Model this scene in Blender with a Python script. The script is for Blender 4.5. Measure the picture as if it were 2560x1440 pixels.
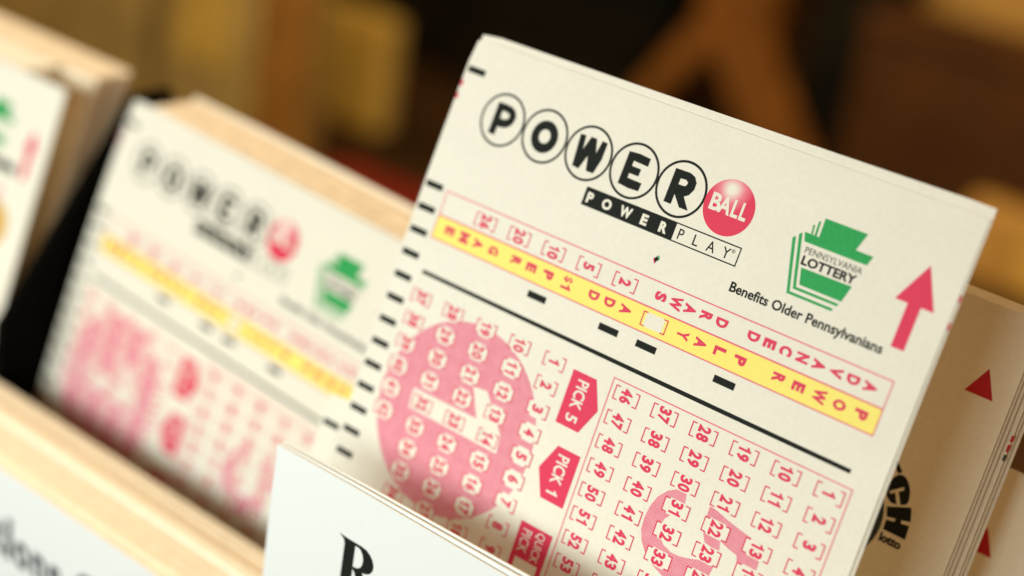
import bpy, bmesh, math, random
from mathutils import Vector, Matrix
from mathutils.geometry import tessellate_polygon

random.seed(7)
K = 0.001                       # everything below is written in millimetres
S = bpy.context.scene
COL = S.collection
for o in list(bpy.data.objects):
    bpy.data.objects.remove(o)

# ------------------------------------------------------------------ camera, light, exposure
cd = bpy.data.cameras.new('camera')
cd.sensor_width = 36.0
cd.lens = 4115.394 / 2560 * 36.0
cd.clip_start = 0.005
cd.clip_end = 20
cd.dof.use_dof = True
cd.dof.focus_distance = 0.2185
cd.dof.aperture_fstop = cd.lens / 7.3
cd.dof.aperture_blades = 0
cam = bpy.data.objects.new('camera', cd)
cx, cy, cz = Vector((.76250555, .63039179, .1455729)), Vector((-.34876966, .21099427, .91314903)), Vector((.54492661, -.74705261, .38074583))
cam.matrix_world = Matrix(((cx.x, cy.x, cz.x, 149.482 * K), (cx.y, cy.y, cz.y, -184.621 * K), (cx.z, cy.z, cz.z, 58.999 * K), (0, 0, 0, 1)))
COL.objects.link(cam)
S.camera = cam

W = bpy.data.worlds.new('World')
S.world = W
W.use_nodes = True
bg = W.node_tree.nodes['Background']
bg.inputs[0].default_value = (1.0, .47, .15, 1)
bg.inputs[1].default_value = .28

def area(name, loc, target, w, h, power, col):
    l = bpy.data.lights.new(name, 'AREA')
    l.shape = 'RECTANGLE'; l.size = w * K; l.size_y = h * K
    l.energy = power; l.color = col
    o = bpy.data.objects.new(name, l)
    o.location = Vector(loc) * K
    d = (Vector(target) - Vector(loc)).normalized()
    o.rotation_euler = d.to_track_quat('-Z', 'Y').to_euler()
    COL.objects.link(o)
    return o
area('key_lamp', (-92, -300, 34), (-25, 0, -60), 470, 84, 1.36, (.90, 1.0, .955))
area('shop_lamp', (-140, 300, 400), (-180, 380, -200), 600, 260, 4.6, (1.0, .70, .38))

S.view_settings.view_transform = 'Standard'
S.view_settings.look = 'None'
S.view_settings.exposure = 0.0
S.view_settings.gamma = 1.0
S.view_settings.use_curve_mapping = False
S.render.engine = 'CYCLES'
S.cycles.use_denoising = True
S.cycles.max_bounces = 8

# ------------------------------------------------------------------ materials
def lin(c):
    return tuple(((x / 255) / 12.92 if x / 255 < .04045 else ((x / 255 + .055) / 1.055) ** 2.4) for x in c)

def mat(name, col, rough=.7, var=.06, scale=900, bump=0.0, bscale=4000, spec=.3, big=0.0, trans=0.0):
    m = bpy.data.materials.new(name)
    m.use_nodes = True
    nt = m.node_tree
    b = nt.nodes['Principled BSDF']
    b.inputs['Roughness'].default_value = rough
    b.inputs['Specular IOR Level'].default_value = spec
    tc = nt.nodes.new('ShaderNodeTexCoord')
    nz = nt.nodes.new('ShaderNodeTexNoise')
    nz.inputs['Scale'].default_value = scale
    nz.inputs['Detail'].default_value = 4
    nt.links.new(tc.outputs['Object'], nz.inputs['Vector'])
    cr = nt.nodes.new('ShaderNodeValToRGB')
    cr.color_ramp.elements[0].position = .32
    cr.color_ramp.elements[1].position = .68
    cr.color_ramp.elements[0].color = tuple(min(1, c * (1 - var)) for c in col) + (1,)
    cr.color_ramp.elements[1].color = tuple(min(1, c * (1 + var)) for c in col) + (1,)
    nt.links.new(nz.outputs['Fac'], cr.inputs['Fac'])
    out = cr.outputs['Color']
    if big:
        n2 = nt.nodes.new('ShaderNodeTexNoise')
        n2.inputs['Scale'].default_value = scale / 14
        n2.inputs['Detail'].default_value = 5
        nt.links.new(tc.outputs['Object'], n2.inputs['Vector'])
        mr = nt.nodes.new('ShaderNodeMapRange')
        mr.inputs[1].default_value = .3; mr.inputs[2].default_value = .7
        mr.inputs[3].default_value = 1 - big; mr.inputs[4].default_value = 1.0
        nt.links.new(n2.outputs['Fac'], mr.inputs[0])
        mx = nt.nodes.new('ShaderNodeMix'); mx.data_type = 'RGBA'; mx.blend_type = 'MULTIPLY'
        mx.inputs[0].default_value = 1
        nt.links.new(out, mx.inputs[6]); nt.links.new(mr.outputs[0], mx.inputs[7])
        out = mx.outputs[2]
    nt.links.new(out, b.inputs['Base Color'])
    if bump:
        nb = nt.nodes.new('ShaderNodeTexNoise')
        nb.inputs['Scale'].default_value = bscale
        nb.inputs['Detail'].default_value = 3
        nt.links.new(tc.outputs['Object'], nb.inputs['Vector'])
        bp = nt.nodes.new('ShaderNodeBump')
        bp.inputs['Strength'].default_value = bump
        bp.inputs['Distance'].default_value = .00005
        nt.links.new(nb.outputs['Fac'], bp.inputs['Height'])
        nt.links.new(bp.outputs['Normal'], b.inputs['Normal'])
    return m

PAPER = (.85, .835, .735)
M = {
    'paper': mat('slip_paper', PAPER, .75, .022, 1500, .35, 3500, .2, .03),
    'edge': mat('cut_paper_edge', (.83, .73, .55), .85, .10, 500),
    'cream_edge': mat('pale_cut_paper_edge', (.88, .84, .70), .85, .06, 500),
    'buff_edge': mat('buff_leaflet_edge', (.82, .75, .60), .85, .06, 500),
    'black': mat('black_ink', (.013, .016, .013), .7, .25, 3000, spec=.12),
    'red': mat('red_ink', lin((222, 50, 90)), .6, .07, 3500),
    'pink': mat('pink_screen_ink', lin((241, 158, 176)), .7, .06, 6000),
    'pale_red': mat('thin_red_ink', lin((232, 110, 130)), .7, .07, 3500),
    'green': mat('green_ink', lin((28, 160, 80)), .6, .10, 3000),
    'yellow': mat('yellow_ink', lin((250, 236, 124)), .7, .03, 3000),
    'gold': mat('gold_ink', lin((214, 166, 60)), .7, .06, 1500),
    'white': mat('brochure_paper', (.87, .91, .91), .5, .012, 1200, .1, 3000, .3),
    'grey_ink': mat('grey_blue_ink', (.055, .07, .085), .6, .1, 1500),
    'dark_red': mat('dark_red_ink', lin((190, 22, 34)), .6, .07, 2500),
    'lotto_paper': mat('lotto_slip_paper', (.87, .81, .66), .8, .03, 1200, .3, 3000, .2, .04),
    'ball_ink': mat('dark_green_ink', (.03, .045, .04), .6, .2, 2000),
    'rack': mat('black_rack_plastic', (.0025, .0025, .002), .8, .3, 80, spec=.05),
    'counter': mat('brown_counter_top', (.045, .022, .007), .6, .35, 12, spec=.2),
    'mustard': mat('mustard_card', (.54, .42, .14), .8, .2, 30),
    'mustard2': mat('pale_mustard_card', (.80, .58, .12), .8, .15, 30),
    'rust': mat('rust_brown_card', (.42, .21, .035), .8, .2, 30),
    'umber': mat('umber_card', (.26, .18, .05), .8, .2, 30),
    'char': mat('charcoal_plastic', (.010, .011, .009), .6, .3, 30, spec=.1),
    'char2': mat('dark_grey_card', (.014, .013, .008), .8, .3, 20, spec=.1),
    'wood': mat('orange_wood', (.27, .115, .024), .7, .3, 40, spec=.1),
    'brown': mat('brown_box_card', (.085, .034, .006), .8, .25, 20),
    'tan': mat('golden_tan_card', (.66, .41, .11), .8, .15, 20),
    'bgred': mat('red_card', (.22, .016, .008), .7, .2, 20),
}
# printed red ball: artwork shades from paper white at its highlight to solid red
def ball_mat():
    m = bpy.data.materials.new('printed_ball_ink'); m.use_nodes = True
    nt = m.node_tree; b = nt.nodes['Principled BSDF']
    b.inputs['Roughness'].default_value = .6; b.inputs['Specular IOR Level'].default_value = .3
    tc = nt.nodes.new('ShaderNodeTexCoord')
    vm = nt.nodes.new('ShaderNodeVectorMath'); vm.operation = 'DISTANCE'
    vm.inputs[1].default_value = (48.75 * K, -7.75 * K, 0)
    mp = nt.nodes.new('ShaderNodeVectorMath'); mp.operation = 'MULTIPLY'; mp.inputs[1].default_value = (1, 1, 0)
    nt.links.new(tc.outputs['Object'], mp.inputs[0]); nt.links.new(mp.outputs[0], vm.inputs[0])
    dv = nt.nodes.new('ShaderNodeMath'); dv.operation = 'DIVIDE'; dv.inputs[1].default_value = 4.6 * K
    nt.links.new(vm.outputs['Value'], dv.inputs[0])
    # fine screen dots on top of the gradient
    vo = nt.nodes.new('ShaderNodeTexVoronoi'); vo.inputs['Scale'].default_value = 4200; vo.inputs['Randomness'].default_value = .15
    nt.links.new(tc.outputs['Object'], vo.inputs['Vector'])
    ad = nt.nodes.new('ShaderNodeMath'); ad.operation = 'MULTIPLY_ADD'; ad.inputs[1].default_value = -.22; ad.inputs[2].default_value = .08
    nt.links.new(vo.outputs['Distance'], ad.inputs[0])
    sm = nt.nodes.new('ShaderNodeMath'); sm.operation = 'ADD'
    nt.links.new(dv.outputs[0], sm.inputs[0]); nt.links.new(ad.outputs[0], sm.inputs[1])
    cr = nt.nodes.new('ShaderNodeValToRGB')
    e = cr.color_ramp.elements
    e[0].position = .07; e[0].color = PAPER + (1,)
    e[1].position = .66; e[1].color = lin((222, 50, 84)) + (1,)
    n = e.new(.36); n.color = lin((234, 128, 145)) + (1,)
    nt.links.new(sm.outputs[0], cr.inputs['Fac']); nt.links.new(cr.outputs['Color'], b.inputs['Base Color'])
    return m
M['ball'] = ball_mat()
def screen_mat():
    m = bpy.data.materials.new('pink_screen_dots'); m.use_nodes = True
    nt = m.node_tree; b = nt.nodes['Principled BSDF']
    b.inputs['Roughness'].default_value = .7; b.inputs['Specular IOR Level'].default_value = .2
    tc = nt.nodes.new('ShaderNodeTexCoord'); mp = nt.nodes.new('ShaderNodeMapping')
    mp.inputs['Rotation'].default_value = (0, 0, math.radians(38)); mp.inputs['Scale'].default_value = (1, 1, 0)
    vo = nt.nodes.new('ShaderNodeTexVoronoi'); vo.inputs['Scale'].default_value = 3300; vo.inputs['Randomness'].default_value = .05
    nz = nt.nodes.new('ShaderNodeTexNoise'); nz.inputs['Scale'].default_value = 700; nz.inputs['Detail'].default_value = 3
    ad = nt.nodes.new('ShaderNodeMath'); ad.operation = 'MULTIPLY_ADD'; ad.inputs[1].default_value = .35
    cr = nt.nodes.new('ShaderNodeValToRGB'); e = cr.color_ramp.elements
    e[0].position = .30; e[0].color = lin((216, 112, 138)) + (1,)
    e[1].position = .85; e[1].color = lin((240, 176, 186)) + (1,)
    nt.links.new(tc.outputs['Object'], mp.inputs['Vector']); nt.links.new(mp.outputs[0], vo.inputs['Vector']); nt.links.new(tc.outputs['Object'], nz.inputs['Vector'])
    nt.links.new(nz.outputs['Fac'], ad.inputs[0]); nt.links.new(vo.outputs['Distance'], ad.inputs[2])
    nt.links.new(ad.outputs[0], cr.inputs['Fac']); nt.links.new(cr.outputs['Color'], b.inputs['Base Color'])
    return m
M['pink'] = screen_mat()

# ------------------------------------------------------------------ helpers
def link(name, me, parent=None, m=None):
    o = bpy.data.objects.new(name, me)
    if m is not None:
        me.materials.append(M[m] if isinstance(m, str) else m)
    COL.objects.link(o)
    if parent is not None:
        o.parent = parent
    return o

def tag(o, label, cat, group=None):
    o['label'] = label; o['category'] = cat
    if group:
        o['group'] = group
    return o

def empty(name, mw):
    o = bpy.data.objects.new(name, None)
    o.empty_display_size = .01
    COL.objects.link(o)
    o.matrix_world = mw
    return o

def frame(origin, u, v, n):
    """slip frame: local x along u, local y along -v, local z towards the viewer (-n)"""
    u, v, n = Vector(u), Vector(v), Vector(n)
    x, y, z = u, -v, -n
    o = Vector(origin) * K
    return Matrix(((x.x, y.x, z.x, o.x), (x.y, y.y, z.y, o.y), (x.z, y.z, z.z, o.z), (0, 0, 0, 1)))

SP, CP = .2891, .9573
MAINV, MAINN = (0, -SP, -CP), (0, CP, -SP)
B5 = (.23078609, .18257811, 1.34076127, -.2359418, -.05524714)

def bend(u, v):
    x = (u - 41) / 41; y = (v - 45) / 45
    return B5[0] * x * x + B5[1] * x * y + B5[2] * y * y + B5[3] * y ** 3 + B5[4] * x * x * y
def flat(u, v):
    return 0.0

# --- glyphs from the built-in font
_g = {}
def glyph(body, bold=0.0, space=1.0):
    k = (body, bold, space)
    if k in _g:
        return _g[k]
    if body == '1':                      # a figure one with a flag
        vs = [(.34, 0), (.62, 0), (.62, 1), (.44, 1), (.30, .84), (.06, .78), (.06, .62), (.34, .66)]
        _g[k] = (vs, [(0, 1, 2, 3, 4, 7), (4, 5, 6, 7)], .06, .62, 0, 1)
        return _g[k]
    cu = bpy.data.curves.new('g', 'FONT')
    cu.body = body; cu.size = 1; cu.offset = bold; cu.resolution_u = 3; cu.space_character = space
    ob = bpy.data.objects.new('g', cu)
    COL.objects.link(ob)
    dg = bpy.context.evaluated_depsgraph_get()
    me = bpy.data.meshes.new_from_object(ob.evaluated_get(dg))
    vs = [(v.co.x, v.co.y) for v in me.vertices]
    fs = [tuple(p.vertices) for p in me.polygons]
    bpy.data.objects.remove(ob); bpy.data.curves.remove(cu); bpy.data.meshes.remove(me)
    x0, x1 = min(v[0] for v in vs), max(v[0] for v in vs)
    y0, y1 = min(v[1] for v in vs), max(v[1] for v in vs)
    _g[k] = (vs, fs, x0, x1, y0, y1)
    return _g[k]

class Ink:
    """flat print: polygons in slip millimetres (u right, v down)"""
    def __init__(s):
        s.v = []; s.f = []
    def poly(s, outer, *holes):
        loops = [[Vector((a, b, 0)) for a, b in l] for l in (outer,) + holes]
        base = len(s.v)
        for l in loops:
            s.v += [(p.x, p.y) for p in l]
        for t in tessellate_polygon(loops):
            s.f.append(tuple(base + i for i in t))
        return s
    def rect(s, u0, v0, u1, v1):
        return s.poly([(u0, v0), (u1, v0), (u1, v1), (u0, v1)])
    def box(s, u0, v0, u1, v1, w):
        h = w / 2
        s.rect(u0 - h, v0 - h, u1 + h, v0 + h); s.rect(u0 - h, v1 - h, u1 + h, v1 + h)
        s.rect(u0 - h, v0 + h, u0 + h, v1 - h); s.rect(u1 - h, v0 + h, u1 + h, v1 - h)
        return s
    def disc(s, u, v, r, n=48, hole=None):
        c = [(u + r * math.cos(2 * math.pi * i / n), v + r * math.sin(2 * math.pi * i / n)) for i in range(n)]
        if hole:
            return s.poly(c, [(u + hole * math.cos(2 * math.pi * i / n), v + hole * math.sin(2 * math.pi * i / n)) for i in range(n)])
        return s.poly(c)
    def text(s, body, u0, v0, u1, v1, bold=0.0, rot=False, space=1.0, shear=0.0):
        vs, fs, x0, x1, y0, y1 = glyph(body, bold, space)
        b = len(s.v)
        for x, y in vs:
            fx = (x - x0) / max(x1 - x0, 1e-6); fy = (y - y0) / (y1 - y0)
            fx += shear * fy
            if rot:
                s.v.append((u0 + fy * (u1 - u0), v0 + fx * (v1 - v0)))
            else:
                s.v.append((u0 + fx * (u1 - u0), v1 - fy * (v1 - v0)))
        s.f += [tuple(b + i for i in f) for f in fs]
        return s
    def build(s, name, m, parent, h, surf=bend, cut=0.0):
        bm = bmesh.new()
        bv = [bm.verts.new((a, -b, 0)) for a, b in s.v]
        for f in s.f:
            try:
                bm.faces.new([bv[i] for i in f])
            except ValueError:
                pass
        if cut:
            for ax in (0, 1):
                lo = min(v.co[ax] for v in bm.verts); hi = max(v.co[ax] for v in bm.verts)
                k = math.floor(lo / cut) + 1
                while k * cut < hi:
                    co = [0, 0, 0]; co[ax] = k * cut
                    no = [0, 0, 0]; no[ax] = 1
                    bmesh.ops.bisect_plane(bm, geom=bm.verts[:] + bm.edges[:] + bm.faces[:], plane_co=co, plane_no=no, dist=1e-5)
                    k += 1
        for f in bm.faces:
            f.normal_update()
            if f.normal.z < 0:
                f.normal_flip()
        for v in bm.verts:
            v.co = Vector((v.co.x * K, v.co.y * K, (h - surf(v.co.x, -v.co.y)) * K))
        me = bpy.data.meshes.new(name)
        bm.to_mesh(me); bm.free()
        return link(name, me, parent, m)

def sheet(name, m, parent, w, h, t=.13, surf=bend, nu=22, nv=40, u0=0, v0=0, lift=0.0, ear=.35, edge=None):
    """one sheet of paper with real thickness, following the curve of the slip"""
    vs, fs = [], []
    for side in (0, 1):
        for j in range(nv + 1):
            for i in range(nu + 1):
                u = u0 + w * i / nu; v = v0 + h * j / nv
                if i == 0 and j == 0: u += ear; v += ear
                if i == nu and j == 0: u -= ear * .2; v += ear * .3
                vs.append((u * K, -v * K, (lift - surf(u, v) - side * t) * K))
    n = (nu + 1) * (nv + 1)
    for j in range(nv):
        for i in range(nu):
            a = j * (nu + 1) + i
            fs.append((a, a + nu + 1, a + nu + 2, a + 1))
            fs.append((n + a, n + a + 1, n + a + nu + 2, n + a + nu + 1))
    nf = len(fs)
    vs += list(vs)
    n2 = 2 * n
    rim = [i for i in range(nu + 1)] + [j * (nu + 1) + nu for j in range(1, nv + 1)] + [nv * (nu + 1) + i for i in range(nu - 1, -1, -1)] + [j * (nu + 1) for j in range(nv - 1, 0, -1)]
    for a, b in zip(rim, rim[1:] + rim[:1]):
        fs.append((n2 + a, n2 + b, n2 + n + b, n2 + n + a))
    me = bpy.data.meshes.new(name)
    me.from_pydata(vs, [], fs)
    o = link(name, me, parent, m)
    if edge:
        me.materials.append(M[edge])
        for p in me.polygons[nf:]:
            p.material_index = 1
    for p in me.polygons[:nf]:
        p.use_smooth = True
    return o

def box_mesh(name, lo, hi, bevel=0.0):
    bm = bmesh.new()
    bmesh.ops.create_cube(bm, size=1)
    for v in bm.verts:
        v.co = Vector([(lo[i] + hi[i]) / 2 + v.co[i] * (hi[i] - lo[i]) for i in range(3)]) * K
    if bevel:
        bmesh.ops.bevel(bm, geom=bm.edges[:], offset=bevel * K, segments=2, affect='EDGES', profile=.6)
    me = bpy.data.meshes.new(name)
    bm.to_mesh(me); bm.free()
    return me

def block(name, parent, m, w, depth, height, n, jit=.5, xj=.4, du=1.0, surf=flat, u0=0, v0=0, front=0.0, lean=SP):
    """a block of n sheets standing behind a slip: real separate sheets joined in one mesh.
    sheets step back along world y, tops level; local frame is the slip's"""
    bm = bmesh.new()
    dy = depth / n
    for i in range(n):
        y = front + dy * i
        zn = -y * CP                       # local z (towards viewer)
        vt = v0 - y * lean + random.uniform(0, jit)
        uo = u0 + random.uniform(-xj, xj)
        r = bmesh.ops.create_cube(bm, size=1)
        t = dy * .86
        for v in r['verts']:
            v.co = Vector(((uo + w / 2 + v.co.x * w) * K, (-(vt + height / 2) + v.co.y * height) * K, (zn - t / 2 + v.co.z * t) * K))
    me = bpy.data.meshes.new(name)
    bm.to_mesh(me); bm.free()
    o = link(name, me, parent, m)
    o['kind'] = 'stuff'
    return o

def copy_tree(o, parent=None):
    c = o.copy()
    COL.objects.link(c)
    if parent is not None:
        c.parent = parent
        c.matrix_parent_inverse = o.matrix_parent_inverse.copy()
    for ch in o.children:
        copy_tree(ch, c)
    return c

# ------------------------------------------------------------------ surface and rack
FAR = 1.6                                   # how far back the counter things stand
CAMP = Vector((149.482, -184.621, 58.999))
def far(p):
    return CAMP + (Vector(p) - CAMP) * FAR
CZ = far((0, 0, -150)).z
cm = box_mesh('counter', (-2400, -700, CZ - 20), (1500, 2400, CZ))
counter = link('counter', cm, None, 'counter'); counter['kind'] = 'structure'
wm = box_mesh('wall', (-3000, 2000, CZ - 20), (1500, 2040, 1400))
wall = link('wall', wm, None, 'brown'); wall['kind'] = 'structure'

rack = empty('slip_rack', Matrix.Translation(Vector((-40, 0, -150)) * K))
tag(rack, 'black plastic rack holding the slips, added slab standing for shade beside the left stack', 'rack')
def rpart(name, lo, hi, bev=.5):
    off = (40, 0, 150)
    return link(name, box_mesh(name, [lo[i] + off[i] for i in range(3)], [hi[i] + off[i] for i in range(3)], bev), rack, 'rack')
rpart('tray', (-240, -60, -149.5), (190, 62, -145))
rpart('plinth', (-236, -56, CZ + .5), (186, 58, -150))
rpart('back_panel', (-240, 29.5, -144.5), (-4, 31.5, -75))
rpart('back_panel', (-3.5, 46, -144.5), (190, 48, -75))
def added_divider(x0, x1, prof):
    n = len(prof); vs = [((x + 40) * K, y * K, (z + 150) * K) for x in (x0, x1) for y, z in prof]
    me = bpy.data.meshes.new('added_divider'); me.from_pydata(vs, [], [tuple(range(n))[::-1], tuple(range(n, 2 * n))] + [(i, (i + 1) % n, n + (i + 1) % n, n + i) for i in range(n)])
    return link('added_divider', me, rack, 'rack')
added_divider(-99.6, -97.6, [(29, -41), (29, -144.5), (-10.5, -144.5), (-10.5, -84), (19.5, -41)])  # added black slab, sloped edge shaped to the shade in the stack gap
rpart('added_divider', (-12.5, 4, -144.5), (-10.0, 29, -64))
rpart('gap_shade_strip', (-240, -15.4, -144.5), (-3.2, -13.2, -96))  # black strip added as the shade line between left slip and leaflets
rpart('front_wall', (-240, -40.5, -144.5), (190, -38.5, -118))

# ------------------------------------------------------------------ the game slip (front of the raised pair)
def cell_ink(num, uL, uR, vb):
    k = Ink(); w = .17; vt = vb - 2.07; tk = .74
    k.rect(uL, vt, uL + w, vb); k.rect(uL + w, vt, uL + tk, vt + w); k.rect(uL + w, vb - w, uL + tk, vb)
    k.rect(uR - w, vt, uR, vb); k.rect(uR - tk, vt, uR - w, vt + w); k.rect(uR - tk, vb - w, uR - w, vb)
    c = (uL + uR) / 2; vc = (vt + vb) / 2; hh = .95
    s = str(num)
    def dig(ch, v0, v1):
        if ch == '1':
            m_ = (v0 + v1) / 2; v0, v1 = m_ - .36, m_ + .30
        k.text(ch, c - hh, v0, c + hh, v1, .045, True)
    if len(s) == 1:
        dig(s, vc - .5, vc + .5)
    else:
        dig(s[0], vc - 1.04, vc - .06); dig(s[1], vc + .06, vc + 1.04)
    return k

P_ = 3.588

def make_slip():
    root = empty('play_slip', frame((0, 0, 0), (1, 0, 0), MAINV, MAINN))
    sheet('paper', 'paper', root, 82.55, 146, edge='edge')
    # timing marks down the left edge
    for k in [0] + list(range(5, 36)):
        v = 4.70 + k * P_
        Ink().rect(.45, v - .47, 3.75, v + .47).build('timing_mark', 'black', root, .02)
    # logo: five ringed letters and the red ball
    letters = [
        ([(7.97, 7.72), (9.43, 7.68), (10.6, 7.80), (11.4, 8.25), (11.78, 9.0), (11.72, 9.75), (11.39, 10.40), (10.71, 10.93), (9.83, 11.13), (9.2, 11.13), (9.15, 12.48), (7.94, 12.42)],
         [[(9.1, 8.80), (9.9, 8.74), (10.5, 8.92), (10.62, 9.3), (10.4, 9.72), (9.8, 9.88), (9.15, 9.88)]]),
        (None, None),
        ([(23.29, 7.84), (24.26, 7.77), (24.52, 9.75), (25.14, 7.72), (26.14, 7.73), (26.80, 9.65), (27.14, 7.74), (28.05, 7.79), (28.05, 10.2), (27.49, 12.42), (26.23, 12.44), (25.67, 10.40), (24.94, 12.52), (23.75, 12.41)], []),
        ([(31.82, 7.68), (33.59, 7.55), (35.43, 7.70), (35.44, 8.84), (33.02, 8.74), (33.0, 9.46), (34.58, 9.49), (34.56, 10.52), (33.0, 10.54), (33.0, 11.19), (35.43, 11.25), (35.35, 12.42), (33.68, 12.52), (31.80, 12.34)], []),
        ([(39.62, 7.60), (41.96, 7.55), (42.85, 7.85), (43.40, 8.55), (43.42, 9.50), (42.98, 10.38), (42.3, 10.84), (43.63, 12.42), (42.2, 12.42), (40.83, 10.95), (40.83, 12.40), (39.6, 12.38)],
         [[(40.86, 8.70), (41.75, 8.64), (42.14, 8.88), (42.10, 9.25), (41.85, 9.50), (40.84, 9.54)]]),
    ]
    for i, (c, (o_, hs)) in enumerate(zip((9.68, 17.65, 25.63, 33.60, 41.50), letters)):
        rg = Ink().disc(c, 10.02, 3.97, 56, 3.62).build('letter_ring', 'black', root, .02)
        k = Ink()
        if o_ is None:
            n = 36
            oo = [(17.66 + 2.28 * math.cos(a), 10.10 + 2.36 * math.sin(a)) for a in [2 * math.pi * j / n for j in range(n)]]
            ii = [(17.66 + .98 * math.cos(a), 10.05 + 1.02 * math.sin(a)) for a in [2 * math.pi * j / n for j in range(n)]]
            k.poly(oo, ii)
        else:
            k.poly(o_, *hs)
        k.build('letter', 'black', rg, .02)
    rb = Ink().disc(49.22, 10.05, 3.82, 56).build('red_ball', M['ball'], root, .02, cut=2)
    b = Ink()
    for ch, a0, a1, sl in (('B', 46.35, 48.0, 0), ('A', 47.72, 49.6, 0), ('L', 49.75, 50.85, 0), ('L', 51.05, 52.1, 0)):
        b.text(ch, a0, 8.72, a1, 11.08, .03)
    b.build('ball_lettering', 'paper', rb, .045)
    bar = Ink()
    bar.rect(27.4, 14.32, 42.85, 16.98)
    bar.rect(42.85, 14.32, 53.2, 14.50); bar.rect(42.85, 16.80, 53.2, 16.98); bar.rect(53.02, 14.50, 53.2, 16.80)
    bo = bar.build('name_bar', 'black', root, .02, cut=3)
    k = Ink()
    for ch, a0, a1 in (('P', 27.95, 29.05), ('O', 30.65, 32.25), ('W', 33.75, 35.75), ('E', 37.35, 38.45), ('R', 40.45, 41.75)):
        k.text(ch, a0, 14.93, a1, 16.45, .05)
    k.build('bar_lettering', 'paper', bo, .045)
    k = Ink()
    for ch, a0, a1 in (('P', 43.55, 44.4), ('L', 46.0, 46.85), ('A', 48.2, 49.5), ('Y', 50.65, 51.85)):
        k.text(ch, a0, 14.95, a1, 16.42, .004)
    k.disc(52.2, 15.15, .27, 16, .2); k.text('R', 52.1, 15.02, 52.3, 15.28)
    k.build('bar_lettering', 'black', bo, .02)
    rm = Ink().poly([(41.45, 20.0), (41.78, 19.55), (42.13, 19.95), (41.8, 20.5)]).build('registration_mark', 'black', root, .03)
    Ink().poly([(41.3, 20.12), (41.5, 19.85), (41.85, 20.55), (41.7, 20.68)]).build('red_fringe', 'red', rm, .022)
    Ink().poly([(41.85, 19.45), (42.05, 19.42), (42.28, 19.85), (42.15, 20.1)]).build('green_fringe', 'green', rm, .024)
    # keystone emblem
    ks = Ink()
    ks.poly([(62.62, 6.88), (68.75, 6.88), (68.0, 9.28), (70.5, 9.28), (70.12, 10.58), (61.05, 10.58), (60.62, 9.40), (61.55, 9.40), (61.36, 8.22), (61.62, 8.14), (61.78, 9.42), (62.04, 9.42), (61.92, 7.55), (62.22, 7.42), (62.36, 9.42), (62.72, 9.42)])
    ks.poly([(61.95, 13.82), (69.32, 13.72), (68.72, 15.98), (62.58, 15.95)])
    for (a, b_, c) in (((60.18, 9.95), (62.08, 16.55), (68.42, 16.55)), ((59.5, 10.65), (61.48, 17.37), (67.95, 17.37))):
        t = .36
        ks.poly([(a[0] - t * .55, a[1]), (a[0] + t * .5, a[1] - .35), (b_[0] + t * .5, b_[1] - t * .5), (c[0] + .1, c[1] - t * .5), (c[0], c[1] + t * .5), (b_[0] - t * .4, b_[1] + t * .5)])
    ko = ks.build('state_emblem', 'green', root, .02, cut=3)
    k = Ink()
    k.text('PENNSYLVANIA', 61.62, 11.08, 69.85, 11.94, -.004)
    k.text('LOTTERY', 61.66, 12.22, 69.55, 13.48, .035)
    k.build('emblem_lettering', 'black', ko, .03)
    Ink().text('Benefits Older Pennsylvanians', 53.55, 18.80, 76.1, 20.62, .025).build('slogan', 'black', root, .02)
    Ink().poly([(77.82, 7.75), (80.4, 13.05), (78.66, 13.05), (78.66, 18.75), (76.86, 18.75), (76.86, 13.05), (75.1, 13.05)]).build('arrow', 'red', root, .02, cut=3)
    # draw box, yellow band
    db = Ink()
    db.rect(4.66, 22.58, 79.04, 22.76); db.rect(4.66, 29.78, 79.04, 29.96); db.rect(4.66, 22.76, 4.82, 29.78); db.rect(78.88, 22.76, 79.04, 29.78); db.rect(4.82, 26.24, 78.88, 26.46)
    do = db.build('draw_box', 'pale_red', root, .032, cut=3)
    yb = Ink().rect(4.82, 26.46, 78.88, 29.78).build('yellow_band', 'yellow', root, .018, cut=3)
    Ink().poly([(43.4, 27.05), (46.4, 27.05), (46.4, 29.05), (43.4, 29.05)]).build('band_window', 'paper', yb, .03)
    def letter(ch, u, v, par, wv=.62, hu=.9):
        w = {'W': .95, 'M': .8, 'I': .2, 'O': .68, 'D': .62, 'A': .68, 'V': .68, 'N': .62}.get(ch, wv)
        Ink().text(ch, u - hu, v - w, u + hu, v + w, .055, True).build('draw_letter' if par is do else 'band_letter', 'red', par, .036)
    for ch, u in zip('ADVANCED', (76.4, 73.98, 71.55, 69.05, 66.64, 64.18, 61.72, 59.25)):
        letter(ch, u, 24.45, do)
    for ch, u in zip('DRAWS', (54.31, 51.81, 49.27, 46.95, 44.46)):
        letter(ch, u, 24.45, do)
    def bracket(k, u, v, a=1.95, t=1.05):
        w = .17
        for s in (-1, 1):
            x = u + s * a
            k.rect(min(x, x - s * w), v - t, max(x, x - s * w), v + t)
            x2 = x - s * w; x3 = x - s * .74
            k.rect(min(x2, x3), v - t, max(x2, x3), v - t + w); k.rect(min(x2, x3), v + t - w, max(x2, x3), v + t)
    for s, u in (('2', 38.5), ('5', 32.2), ('10', 25.9), ('20', 19.55), ('26', 13.15)):
        k = Ink(); bracket(k, u, 24.62)
        if len(s) == 1:
            k.text(s, u - .95, 24.1, u + .95, 25.1, .045, True)
        else:
            k.text(s[0], u - .95, (23.85 if s[0] == '1' else 23.55), u + .95, (24.4 if s[0] == '1' else 24.55), .045, True)
            k.text(s[1], u - .95, 24.68, u + .95, 25.7, .045, True)
        k.build('draw_choice', 'red', do, .036)
    for ch, u in zip('POWER', (76.55, 73.5, 70.6, 67.53, 64.55)):
        letter(ch, u, 28.05, yb)
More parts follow.
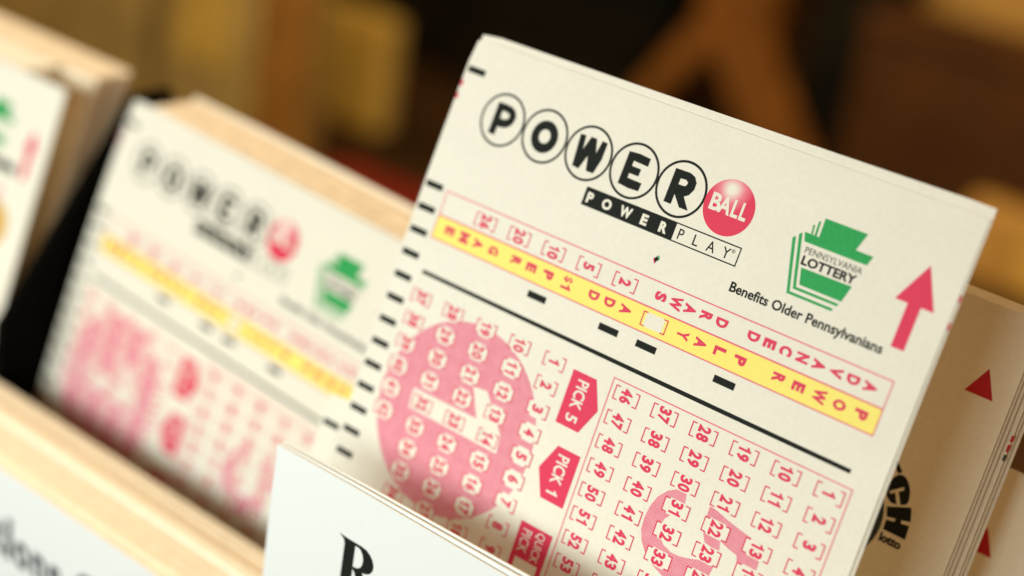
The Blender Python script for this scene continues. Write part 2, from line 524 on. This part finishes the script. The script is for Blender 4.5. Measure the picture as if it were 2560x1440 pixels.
    for ch, u in zip('PLAY', (58.65, 55.5, 52.45, 49.6)):
        letter(ch, u, 28.02, yb)
    k = Ink(); bracket(k, 44.9, 28.05, 2.05, 1.05); k.build('band_choice', 'red', yb, .04)
    for ch, u in zip('ADD', (40.08, 37.3, 34.57)):
        letter(ch, u, 28.0, yb)
    k = Ink(); k.text('$', 29.0, 27.0, 30.6, 27.85, .02, True); k.text('1', 28.9, 28.1, 30.7, 28.85, .035, True); k.build('band_letter', 'red', yb, .036)
    for ch, u in zip('PER', (26.39, 23.31, 20.43)):
        letter(ch, u, 28.0, yb)
    for ch, u in zip('GAME', (16.19, 13.21, 10.47, 7.62)):
        letter(ch, u, 28.0, yb)
    # dashes and the heavy rule
    for u in (25.85, 38.6, 45.0, 57.65):
        Ink().rect(u - 1.65, 31.02, u + 1.65, 32.0).build('column_dash', 'black', root, .02)
    Ink().rect(5.3, 34.82, 78.0, 35.42).build('heavy_rule', 'black', root, .02, cut=3)
    # pick tags
    t = Ink().poly([(35.6, 38.5), (39.6, 38.5), (41.42, 42.42), (39.6, 46.38), (35.6, 46.38)]).build('pick_tag', 'red', root, .026, cut=3)
    k = Ink(); k.text('PICK', 36.85, 39.45, 38.8, 43.62, .022, True); k.text('5', 36.85, 44.4, 38.8, 45.5, .022, True); k.build('tag_lettering', 'paper', t, .04)
    t = Ink().poly([(37.35, 49.3), (41.3, 49.3), (41.3, 57.1), (37.3, 57.1), (35.5, 53.28)]).build('pick_tag', 'red', root, .026, cut=3)
    k = Ink(); k.text('PICK', 37.85, 50.25, 39.85, 54.5, .022, True); k.text('1', 37.85, 55.35, 39.85, 56.0, .022, True); k.build('tag_lettering', 'paper', t, .04)
    t = Ink().poly([(35.7, 61.35), (41.3, 61.35), (41.3, 70.6), (35.7, 70.6)], [(36.5, 66.45), (40.5, 66.45), (40.5, 69.8), (36.5, 69.8)]).build('pick_tag', 'red', root, .026, cut=3)
    k = Ink(); k.text('QUICK', 38.6, 61.75, 40.25, 66.15, .008, True); k.text('PICK', 36.4, 62.2, 38.05, 65.6, .008, True); k.build('tag_lettering', 'paper', t, .04)
    # left number panel: pink ball with a knocked-out 1
    left = Ink().disc(19.3, 53.05, 14.35, 90).build('number_panel', 'pink', root, .012, cut=3)
    k = Ink().poly([(10.75, 51.48), (23.0, 51.3), (20.74, 47.25), (23.26, 46.95), (27.8, 51.9), (28.1, 54.6), (10.85, 54.55)])
    cells = [(n, (n - 1) // 9, (n - 1) % 9) for n in range(1, 43)]
    for n, c, r in cells:
        uR = 34.08 - c * 6.372; uL = uR - 3.75; vb = 39.83 + r * P_; vt = vb - 2.07
        if math.hypot((uL + uR) / 2 - 19.3, (vb + vt) / 2 - 53.05) < 16.5:
            k.poly([(uL + .22, vt + .16), (uL + .75, vt + .06), (uL + 1.0, vt - .28), (uR - 1.0, vt - .28), (uR - .75, vt + .06), (uR - .22, vt + .16), (uR - .22, vb - .16), (uR - .75, vb - .06), (uR - 1.0, vb + .28), (uL + 1.0, vb + .28), (uL + .75, vb - .06), (uL + .22, vb - .16)])
    k.build('knock_out', 'paper', left, .024, cut=3)
    for n, c, r in cells:
        uR = 34.08 - c * 6.372
        cell_ink(n, uR - 3.75, uR, 39.83 + r * P_).build('number_mark', 'red', left, .036)
    # right number panel: ruled box with a pink 5
    rp = Ink(); rp.box(42.1, 37.15, 79.1, 73.0, .17)
    right = rp.build('number_panel', 'pale_red', root, .03, cut=3)
    f = Ink()
    f.poly([(58.16, 46.95), (56.87, 47.05), (55.48, 47.9), (54.35, 49.25), (53.73, 50.96), (53.52, 52.66), (53.67, 54.31), (54.31, 55.73), (55.38, 56.98), (56.9, 58.0), (58.9, 58.7), (61.0, 58.75), (62.9, 58.2), (64.3, 57.1), (65.08, 55.8), (65.33, 54.19), (63.28, 54.28), (61.65, 54.84), (60.17, 55.21), (58.92, 55.25), (57.47, 54.8), (56.65, 54.04), (56.35, 53.28), (56.21, 52.32), (56.41, 51.54), (57.07, 50.67), (58.44, 48.46)])
    f.poly([(61.9, 47.2), (62.78, 47.24), (64.95, 47.79), (66.92, 48.2), (68.7, 48.47), (70.87, 48.9), (71.2, 58.0), (68.5, 58.0), (68.09, 52.3), (67.75, 51.46), (66.44, 51.2), (64.95, 50.8), (65.3, 51.97), (64.36, 52.08), (62.93, 51.87), (62.35, 50.9), (61.95, 48.52)])
    f.build('screened_figure', 'pink', right, .012, cut=3)
    k = Ink()
    cells = [(n, (n - 1) // 9, (n - 1) % 9) for n in range(1, 54)]
    for n, c, r in cells:
        uR = 78.48 - c * 6.33; uL = uR - 4.06; vb = 39.89 + r * P_; vt = vb - 2.07
        if 52 < (uL + uR) / 2 < 72 and vb > 45.5 and vb < 62:
            k.poly([(uL + .18, vt + .18), (uL + .75, vt + .18), (uL + .9, vt - .12), (uR - .9, vt - .12), (uR - .75, vt + .18), (uR - .18, vt + .18), (uR - .18, vb - .18), (uR - .75, vb - .18), (uR - .9, vb + .12), (uL + .9, vb + .12), (uL + .75, vb - .18), (uL + .18, vb - .18)])
    k.build('knock_out', 'paper', right, .024, cut=3)
    for n, c, r in cells:
        uR = 78.48 - c * 6.33
        cell_ink(n, uR - 4.06, uR, 39.89 + r * P_).build('number_mark', 'red', right, .036)
    # stray ink bits on the cut edges
    for u0, v0, u1, v1 in ((0.02, 6.6, .42, 7.5), (0.02, 8.6, .42, 9.5)):
        Ink().rect(u0, v0, u1, v1).build('edge_fleck', 'red', root, .02)
    return root

slip = make_slip()
tag(slip, 'cream lottery slip with ringed black letters, standing highest and in sharp focus', 'lottery slip', 'lottery play slips')

# ------------------------------------------------------------------ slips behind the sharp one
def plain_slip(origin, u=(1, 0, 0), v=MAINV, n=MAINN, marks=(), paper='paper', edge=None, surf=bend):
    r = empty('play_slip', frame(origin, u, v, n))
    sheet('paper', paper, r, 82.55, 88 if surf is flat else 146, edge=edge, surf=surf)
    for k in marks:
        vv = 4.70 + k * P_
        Ink().rect(.45, vv - .47, 3.75, vv + .47).build('timing_mark', 'black', r, .02, surf)
    return r
a = math.radians(.35)
back1 = plain_slip((.25, .6, .85), (math.cos(a), 0, math.sin(a)), (math.sin(a), -SP, -CP), MAINN, edge='cream_edge')
tag(back1, 'cream slip directly behind the sharp front slip, only its top edge showing', 'lottery slip', 'lottery play slips')
for i, (vv, uu) in enumerate(((11.3, 82.1), (14.9, 82.1))):
    Ink().rect(uu, vv, uu + .4, vv + .9).build('edge_fleck', 'red', back1, .02)
low = plain_slip((-6.1, -14.3, -57.3), marks=[0] + list(range(5, 20)), surf=flat)
tag(low, 'low cream slip behind the sharp slip, its top corner and one black dash showing', 'lottery slip', 'lottery play slips')

# ------------------------------------------------------------------ left stack
LU, LV, LN = (.9988, -.02881, -.03967), (-.04566, -.2519, -.96668), (.01786, .96732, -.25291)
lslip = copy_tree(slip)
lslip.matrix_world = frame((-93.05, 13.55, -38.97), LU, LV, LN)
tag(lslip, 'blurred bright slip with ringed letters, front of the thick stack at left', 'lottery slip', 'lottery play slips')
ls = empty('slip_stack', frame((-93.05, 13.55, -38.97), LU, LV, LN))
tag(ls, 'thick block of slips with tan upper edges behind the blurred ringed-letter slip', 'slip stack', 'blocks of stacked slips')
block('sheets', ls, 'edge', 80.5, 10.5, 105, 26, .45, .5, u0=5.6, front=2.2, v0=.3, lean=.2529)
sheet('rear_sheet', 'lotto_paper', ls, 80, 105, .3, flat, 4, 6, u0=4.2, v0=-3.6, lift=-12.4)

# ------------------------------------------------------------------ far-left stack
fo = Vector((-102, 6.3, -39.4))
FRAME_F = frame(fo - Vector((82.55, 0, 0)), (1, 0, 0), MAINV, MAINN)
fs = empty('play_slip', FRAME_F)
sheet('paper', 'paper', fs, 82.55, 105, surf=flat, nu=6, nv=8)
Ink().poly([(77.15 + a_, b_) for a_, b_ in ((.3, 9.8), (2.0, 14.0), (1.0, 14.0), (.9, 20.0), (-.9, 20.0), (-.8, 14.0), (-1.8, 14.0))]).build('arrow', 'red', fs, .03, flat)
ke = Ink()
ke.poly([(62.5, 7.2), (68.4, 7.2), (67.9, 9.6), (70.2, 9.6), (69.8, 11.0), (60.8, 11.0), (60.4, 9.6), (62.7, 9.6)]); ke.poly([(61.8, 13.8), (69.0, 13.8), (68.4, 16.2), (62.4, 16.2)])
ke.build('state_emblem', 'green', fs, .03, flat)
Ink().rect(52, 18.2, 74.5, 20.0).build('slogan', 'black', fs, .03, flat)
Ink().disc(72.2, 30.8, 4.6, 40).build('gold_ball', 'gold', fs, .03, flat)
k = Ink()
for v_ in (23.2, 25.6, 37.5, 41, 44.5, 48):
    for u_ in range(10, 74, 6):
        k.text('8', u_, v_, u_ + 2.6, v_ + 1.6, .02)
k.build('number_row', 'pale_red', fs, .03, flat)
tag(fs, 'pale slip with red arrow and gold ball, cut off by the picture left edge', 'lottery slip', 'lottery play slips')
fk = empty('slip_stack', FRAME_F)
tag(fk, 'thick block of slips at far left with orange tan top and dark brown side', 'slip stack', 'blocks of stacked slips')
block('sheets', fk, 'cream_edge', 76, 8, 105, 16, .3, .6, u0=-8, front=1.2)
block('sheets', fk, 'edge', 80, 10.5, 105, 22, .4, 1.0, u0=-2.0, front=9.5)

# ------------------------------------------------------------------ lotto slips at right, behind the sharp slip
LO = Vector((5.05, 24.32, -18.81))
lot = empty('play_slip', frame(LO, (1, 0, 0), MAINV, MAINN))
sheet('paper', 'lotto_paper', lot, 80.1, 128, surf=flat, nu=6, nv=8, ear=.1)
Ink().poly([(73.38, 12.6), (75.61, 8.61), (77.6, 12.6)]).build('triangle', 'dark_red', lot, .02, flat)
Ink().poly([(69.19, 32.05), (72.45, 30.75), (72.72, 31.14), (73.16, 32.65), (71.83, 32.99), (71.95, 33.41), (73.19, 33.21), (73.33, 35.27), (69.83, 35.26), (69.78, 34.04), (69.75, 33.81), (71.02, 33.55), (71.0, 33.13), (69.68, 33.41)]).build('logo_letter', 'black', lot, .02, flat)
Ink().poly([(68.17, 30.11), (68.10, 29.5), (68.20, 28.8), (68.7, 27.75), (69.1, 27.25), (69.55, 27.05), (70.1, 27.1), (70.65, 27.45), (71.2, 28.1), (71.55, 28.75), (71.83, 29.81), (71.8, 30.4), (71.63, 30.71), (70.92, 31.05), (70.02, 29.44), (70.70, 28.92), (70.48, 28.52), (68.78, 29.88), (69.0, 30.22), (69.6, 29.76), (70.42, 31.25), (69.49, 31.32), (68.69, 30.8)]).build('logo_letter', 'black', lot, .02, flat)
Ink().poly([(66.6, 25.0), (68.1, 25.52), (68.74, 25.91), (69.51, 26.65), (69.03, 27.14), (68.19, 26.29), (66.4, 25.6)]).build('logo_letter', 'black', lot, .02, flat)
Ink().disc(62.01, 35.02, 7.36, 60).build('logo_ball', 'ball_ink', lot, .02, flat)
Ink().text('lotto', 69.75, 35.65, 73.1, 37.0, .055).build('logo_word', 'black', lot, .02, flat)
tag(lot, 'shaded beige slip with dark red triangle and lotto logo behind the sharp slip', 'lottery slip', 'lottery play slips')
lk = empty('slip_stack', frame(LO, (1, 0, 0), MAINV, MAINN))
tag(lk, 'thin block of beige slips behind the lotto slip, edges fanned at the right', 'slip stack', 'blocks of stacked slips')
for i in range(5):
    sheet('sheet', 'lotto_paper', lk, 80.1, 127, .3, flat, 4, 4, u0=(.3, .7, 1.35, 1.6, 2.0)[i], v0=-.2 - .19 * i * .9, lift=-.5 - .72 * i, edge='cream_edge')
m1 = Ink().rect(81.2, 16.1, 81.58, 17.0).rect(81.18, 17.4, 81.56, 18.5).build('edge_fleck', 'dark_red', lk, -1.92, flat)
m2 = Ink().rect(81.16, 18.9, 81.54, 19.8).build('edge_fleck', 'ball_ink', lk, -1.92, flat)

SO = Vector((78.3, 29.5, -43.2))
sec = empty('play_slip', frame(SO, (1, 0, 0), MAINV, MAINN))
sheet('paper', 'lotto_paper', sec, 82.55, 104, surf=flat, nu=6, nv=8, ear=.1)
Ink().poly([(4.55, 13.05), (6.75, 9.1), (8.75, 13.05)]).build('triangle', 'dark_red', sec, .02, flat)
tag(sec, 'beige slip with red triangle in the lower right corner, mostly hidden', 'lottery slip', 'lottery play slips')

# ------------------------------------------------------------------ white brochures in front
def brochure(x0, y, ztop, w, ang=0.0, name='brochure'):
    a = math.radians(ang)
    r = empty(name, frame((x0, y, ztop), (math.cos(a), 0, math.sin(a)), (math.sin(a), 0, -math.cos(a)), (0, 1, 0)))
    sheet('paper', 'white', r, w, 88 + ztop + 55.4, .22, flat, 6, 6, ear=.25, edge='cream_edge')
    return r
rb = brochure(3.55, -35, -55.35, 94)
tag(rb, 'bluish white leaflet with a large black serif letter R, lower centre', 'leaflet', 'white leaflets in the front pocket')
def rp(l):
    return [(x - 3.55, -(z + 55.35)) for x, z in l]
Rout = [(17.55, -63.42), (19.6, -63.52), (20.9, -63.50), (22.05, -63.52), (22.9, -63.66), (23.6, -64.05), (24.15, -64.62), (24.45, -65.3), (24.5, -65.95), (24.25, -66.62), (23.75, -67.12), (23.1, -67.42), (22.55, -67.52),
        (22.95, -68.1), (23.5, -69.4), (24.1, -70.7), (24.8, -71.5), (25.6, -71.8), (25.6, -72.1), (23.6, -72.1), (22.7, -71.6), (22.1, -70.5), (21.55, -69.0), (21.1, -68.1), (20.72, -67.75),
        (20.72, -70.8), (20.95, -71.6), (21.6, -71.85), (21.6, -72.1), (17.6, -72.1), (17.6, -71.85), (18.35, -71.6), (18.62, -70.8), (18.70, -64.6), (18.45, -63.95), (17.9, -63.62)]
Rin = [(20.74, -63.98), (21.35, -64.0), (21.85, -64.2), (22.25, -64.75), (22.45, -65.5), (22.4, -66.25), (22.1, -66.85), (21.6, -67.2), (21.1, -67.33), (20.72, -67.35)]
Ink().poly(rp(Rout), rp(Rin)).build('initial_letter', 'black', rb, .02, flat)
for i, (yy, dz, an) in enumerate(((-34.5, .05, .7), (-33.8, .1, .95))):
    r2 = brochure(3.6, yy, -55.3 + dz, 94, an)
    tag(r2, ['white leaflet just behind the R leaflet, its edge a thin pale line', 'rearmost white leaflet behind the R leaflet, edge slightly higher to the right'][i], 'leaflet', 'white leaflets in the front pocket')

lb = brochure(-141, -35, -89.9, 140)
tag(lb, 'white leaflet with blurred dark lettering in the lower left corner', 'leaflet', 'white leaflets in the front pocket')
k = Ink()
def lt(s, x0, x1, zt, zb, bold=.035):
    k.text(s, x0 + 141, -(zt + 89.9), x1 + 141, -(zb + 89.9), bold)
lt('Instruc', -101, -63.5, -98.6, -106.8)
lt('t', -62.8, -59.8, -99.6, -106.9); lt('i', -59.2, -57.2, -98.6, -106.8); lt('o', -56.6, -52.2, -101.6, -106.9); lt('n', -51.4, -47.6, -101.6, -106.8); lt('s', -46.9, -43.6, -101.6, -106.9)
lt('O', -39.8, -33.2, -99.0, -107.0)
k.build('lettering', 'grey_ink', lb, .03, flat)
lbs = empty('leaflet_stack', frame((-141, -35, -89.9), (1, 0, 0), (0, 0, -1), (0, 1, 0)))
tag(lbs, 'thick stack of leaflets at lower left showing broad tan and white top edges', 'leaflet stack')
def lgroup(m, y0, y1, n, dz, x=0.0):
    bm = bmesh.new(); dy = (y1 - y0) / n
    for i in range(n):
        r = bmesh.ops.create_cube(bm, size=1)
        t = dy * .88; zt = dz + random.uniform(-.15, .15); xo = random.uniform(-.4, .4) + x
        for v in r['verts']:
            v.co = Vector(((69.8 + xo + v.co.x * 139.5) * K, (zt - 27 + v.co.y * 54) * K, (-(y0 + dy * i) - dy / 2 + v.co.z * t) * K))
    me = bpy.data.meshes.new('leaflets'); bm.to_mesh(me); bm.free()
    o = link('leaflets', me, lbs, m); o['kind'] = 'stuff'
lgroup('cream_edge', .4, 3.6, 7, -.2)
lgroup('buff_edge', 3.6, 10.0, 14, -.5)
lgroup('cream_edge', 10.0, 12.6, 5, .35)
lgroup('buff_edge', 12.6, 17.2, 10, -.6)
lgroup('cream_edge', 17.2, 19.2, 4, -.9)

# ------------------------------------------------------------------ out-of-focus things behind, standing on the counter
def standing(name, label, cat, parts, group=None):
    """parts: (part name, material, lo, hi, bevel) in world mm"""
    parts = [(nm, m, far(lo), far(hi), bv * FAR) for nm, m, lo, hi, bv in parts]
    x = sum((p[2][0] + p[3][0]) / 2 for p in parts) / len(parts); y = sum((p[2][1] + p[3][1]) / 2 for p in parts) / len(parts)
    r = empty(name, Matrix.Translation(Vector((x, y, CZ)) * K))
    for nm, m, lo, hi, bv in parts:
        off = (-x, -y, -CZ)
        link(nm, box_mesh(nm, [lo[i] + off[i] for i in range(3)], [hi[i] + off[i] for i in range(3)], bv), r, m)
    return tag(r, label, cat, group)

standing('card_file', 'wide mustard card file blurred at upper left, behind the far-left stack', 'card file',
         [('box', 'mustard', (-560, 230, -149.5), (-353, 240, -30), 2), ('spine', 'umber', (-352.5, 233, -149.5), (-341, 240, -34), 1)], 'card files on the counter behind')
standing('card_file', 'narrow mustard card file blurred between dark gap and rust file', 'card file',
         [('box', 'mustard', (-340, 230, -149.5), (-289, 240, -30), 2), ('label_strip', 'mustard2', (-330, 229.2, -120), (-300, 229.9, -80), 0)], 'card files on the counter behind')
standing('card_file', 'rust brown card file blurred beside the pale mustard booklet', 'card file',
         [('box', 'rust', (-287.5, 231, -149.5), (-262, 238, -30), 2), ('spine', 'umber', (-261.5, 233, -149.5), (-257, 238, -32), 1)], 'card files on the counter behind')
standing('booklet', 'pale mustard booklet standing blurred left of the dark boxes', 'booklet',
         [('cover', 'mustard2', (-322, 298, -149.5), (-284, 302, -101), 1.5), ('pages', 'mustard', (-321, 302.5, -149.5), (-285, 310, -103), 1)])
standing('flat_card', 'red card lying on the counter just above the left stack', 'card',
         [('card', 'bgred', (-262, 205, -149.5), (-198, 262, -147), 1)])
standing('box', 'dark grey box blurred behind the top corner of the sharp slip', 'box',
         [('body', 'char2', (-420, 400, -149.5), (-236, 425, -112), 3), ('lid', 'char2', (-421, 399, -111.5), (-235, 426, -104), 2)])
standing('box', 'black box blurred at the top edge, behind the dark grey box', 'box',
         [('body', 'char', (-430, 440, -149.5), (-246, 480, -35), 4), ('lid', 'char', (-432, 438, -34.5), (-244, 482, -10), 3)])
standing('box', 'brown cardboard box blurred behind the upper right of the sharp slip', 'box',
         [('body', 'brown', (-131, 402, -149.5), (-36, 440, -74), 4), ('lid', 'brown', (-132, 401, -73.5), (-35, 441, -66), 2)])
standing('binder', 'black brown binder in the dark gap beside the forked stand', 'binder',
         [('cover', 'char2', (-168, 430, -149.5), (-134, 436, -40), 1), ('pages', 'char2', (-167, 436.5, -149.5), (-135, 460, -42), 1)])
standing('carton', 'low golden tan carton blurred beside the right edge, above the lotto slip', 'carton',
         [('body', 'tan', (-66, 386, -149.5), (120, 398, -118), 3), ('label', 'mustard2', (-40, 385.2, -145), (60, 385.9, -125), 0)])
standing('carton', 'tall golden tan carton along the top right edge, behind the brown box', 'carton',
         [('body', 'tan', (-150, 480, -149.5), (140, 560, -30), 5), ('flap', 'tan', (-149, 470, -29.5), (139, 560, -26), 1)])
# forked wooden stand
def leg_mesh(name, a, b, wa, wb, d):
    a, b = Vector(a), Vector(b)
    ax = (b - a).normalized(); side = ax.cross(Vector((0, 1, 0))).normalized()
    vs = []
    for p, w in ((a, wa), (b, wb)):
        for sx, sy in ((-1, -1), (1, -1), (1, 1), (-1, 1)):
            vs.append((p + side * sx * w / 2 + Vector((0, sy * d / 2, 0))) * K)
    bm = bmesh.new()
    bv = [bm.verts.new(v) for v in vs]
    for f in ((0, 1, 2, 3), (7, 6, 5, 4), (0, 4, 5, 1), (1, 5, 6, 2), (2, 6, 7, 3), (3, 7, 4, 0)):
        bm.faces.new([bv[i] for i in f])
    bmesh.ops.bevel(bm, geom=bm.edges[:], offset=2 * K, segments=2, affect='EDGES')
    bmesh.ops.recalc_face_normals(bm, faces=bm.faces[:])
    me = bpy.data.meshes.new(name); bm.to_mesh(me); bm.free()
    return me
st = empty('forked_stand', Matrix.Translation(far((-190, 400, -150)) * K))
tag(st, 'orange brown wooden forked stand blurred above the sharp slip', 'stand')
link('leg', leg_mesh('leg', (-6, 0, 99), (-74, 0, .8), 24, 17, 22), st, 'wood')
link('leg', leg_mesh('leg', (8, 0, 99), (83, 0, .8), 36, 32, 22), st, 'wood')
link('post', leg_mesh('post', (0, 14, 208), (0, 14, 90), 50, 54, 22), st, 'wood')
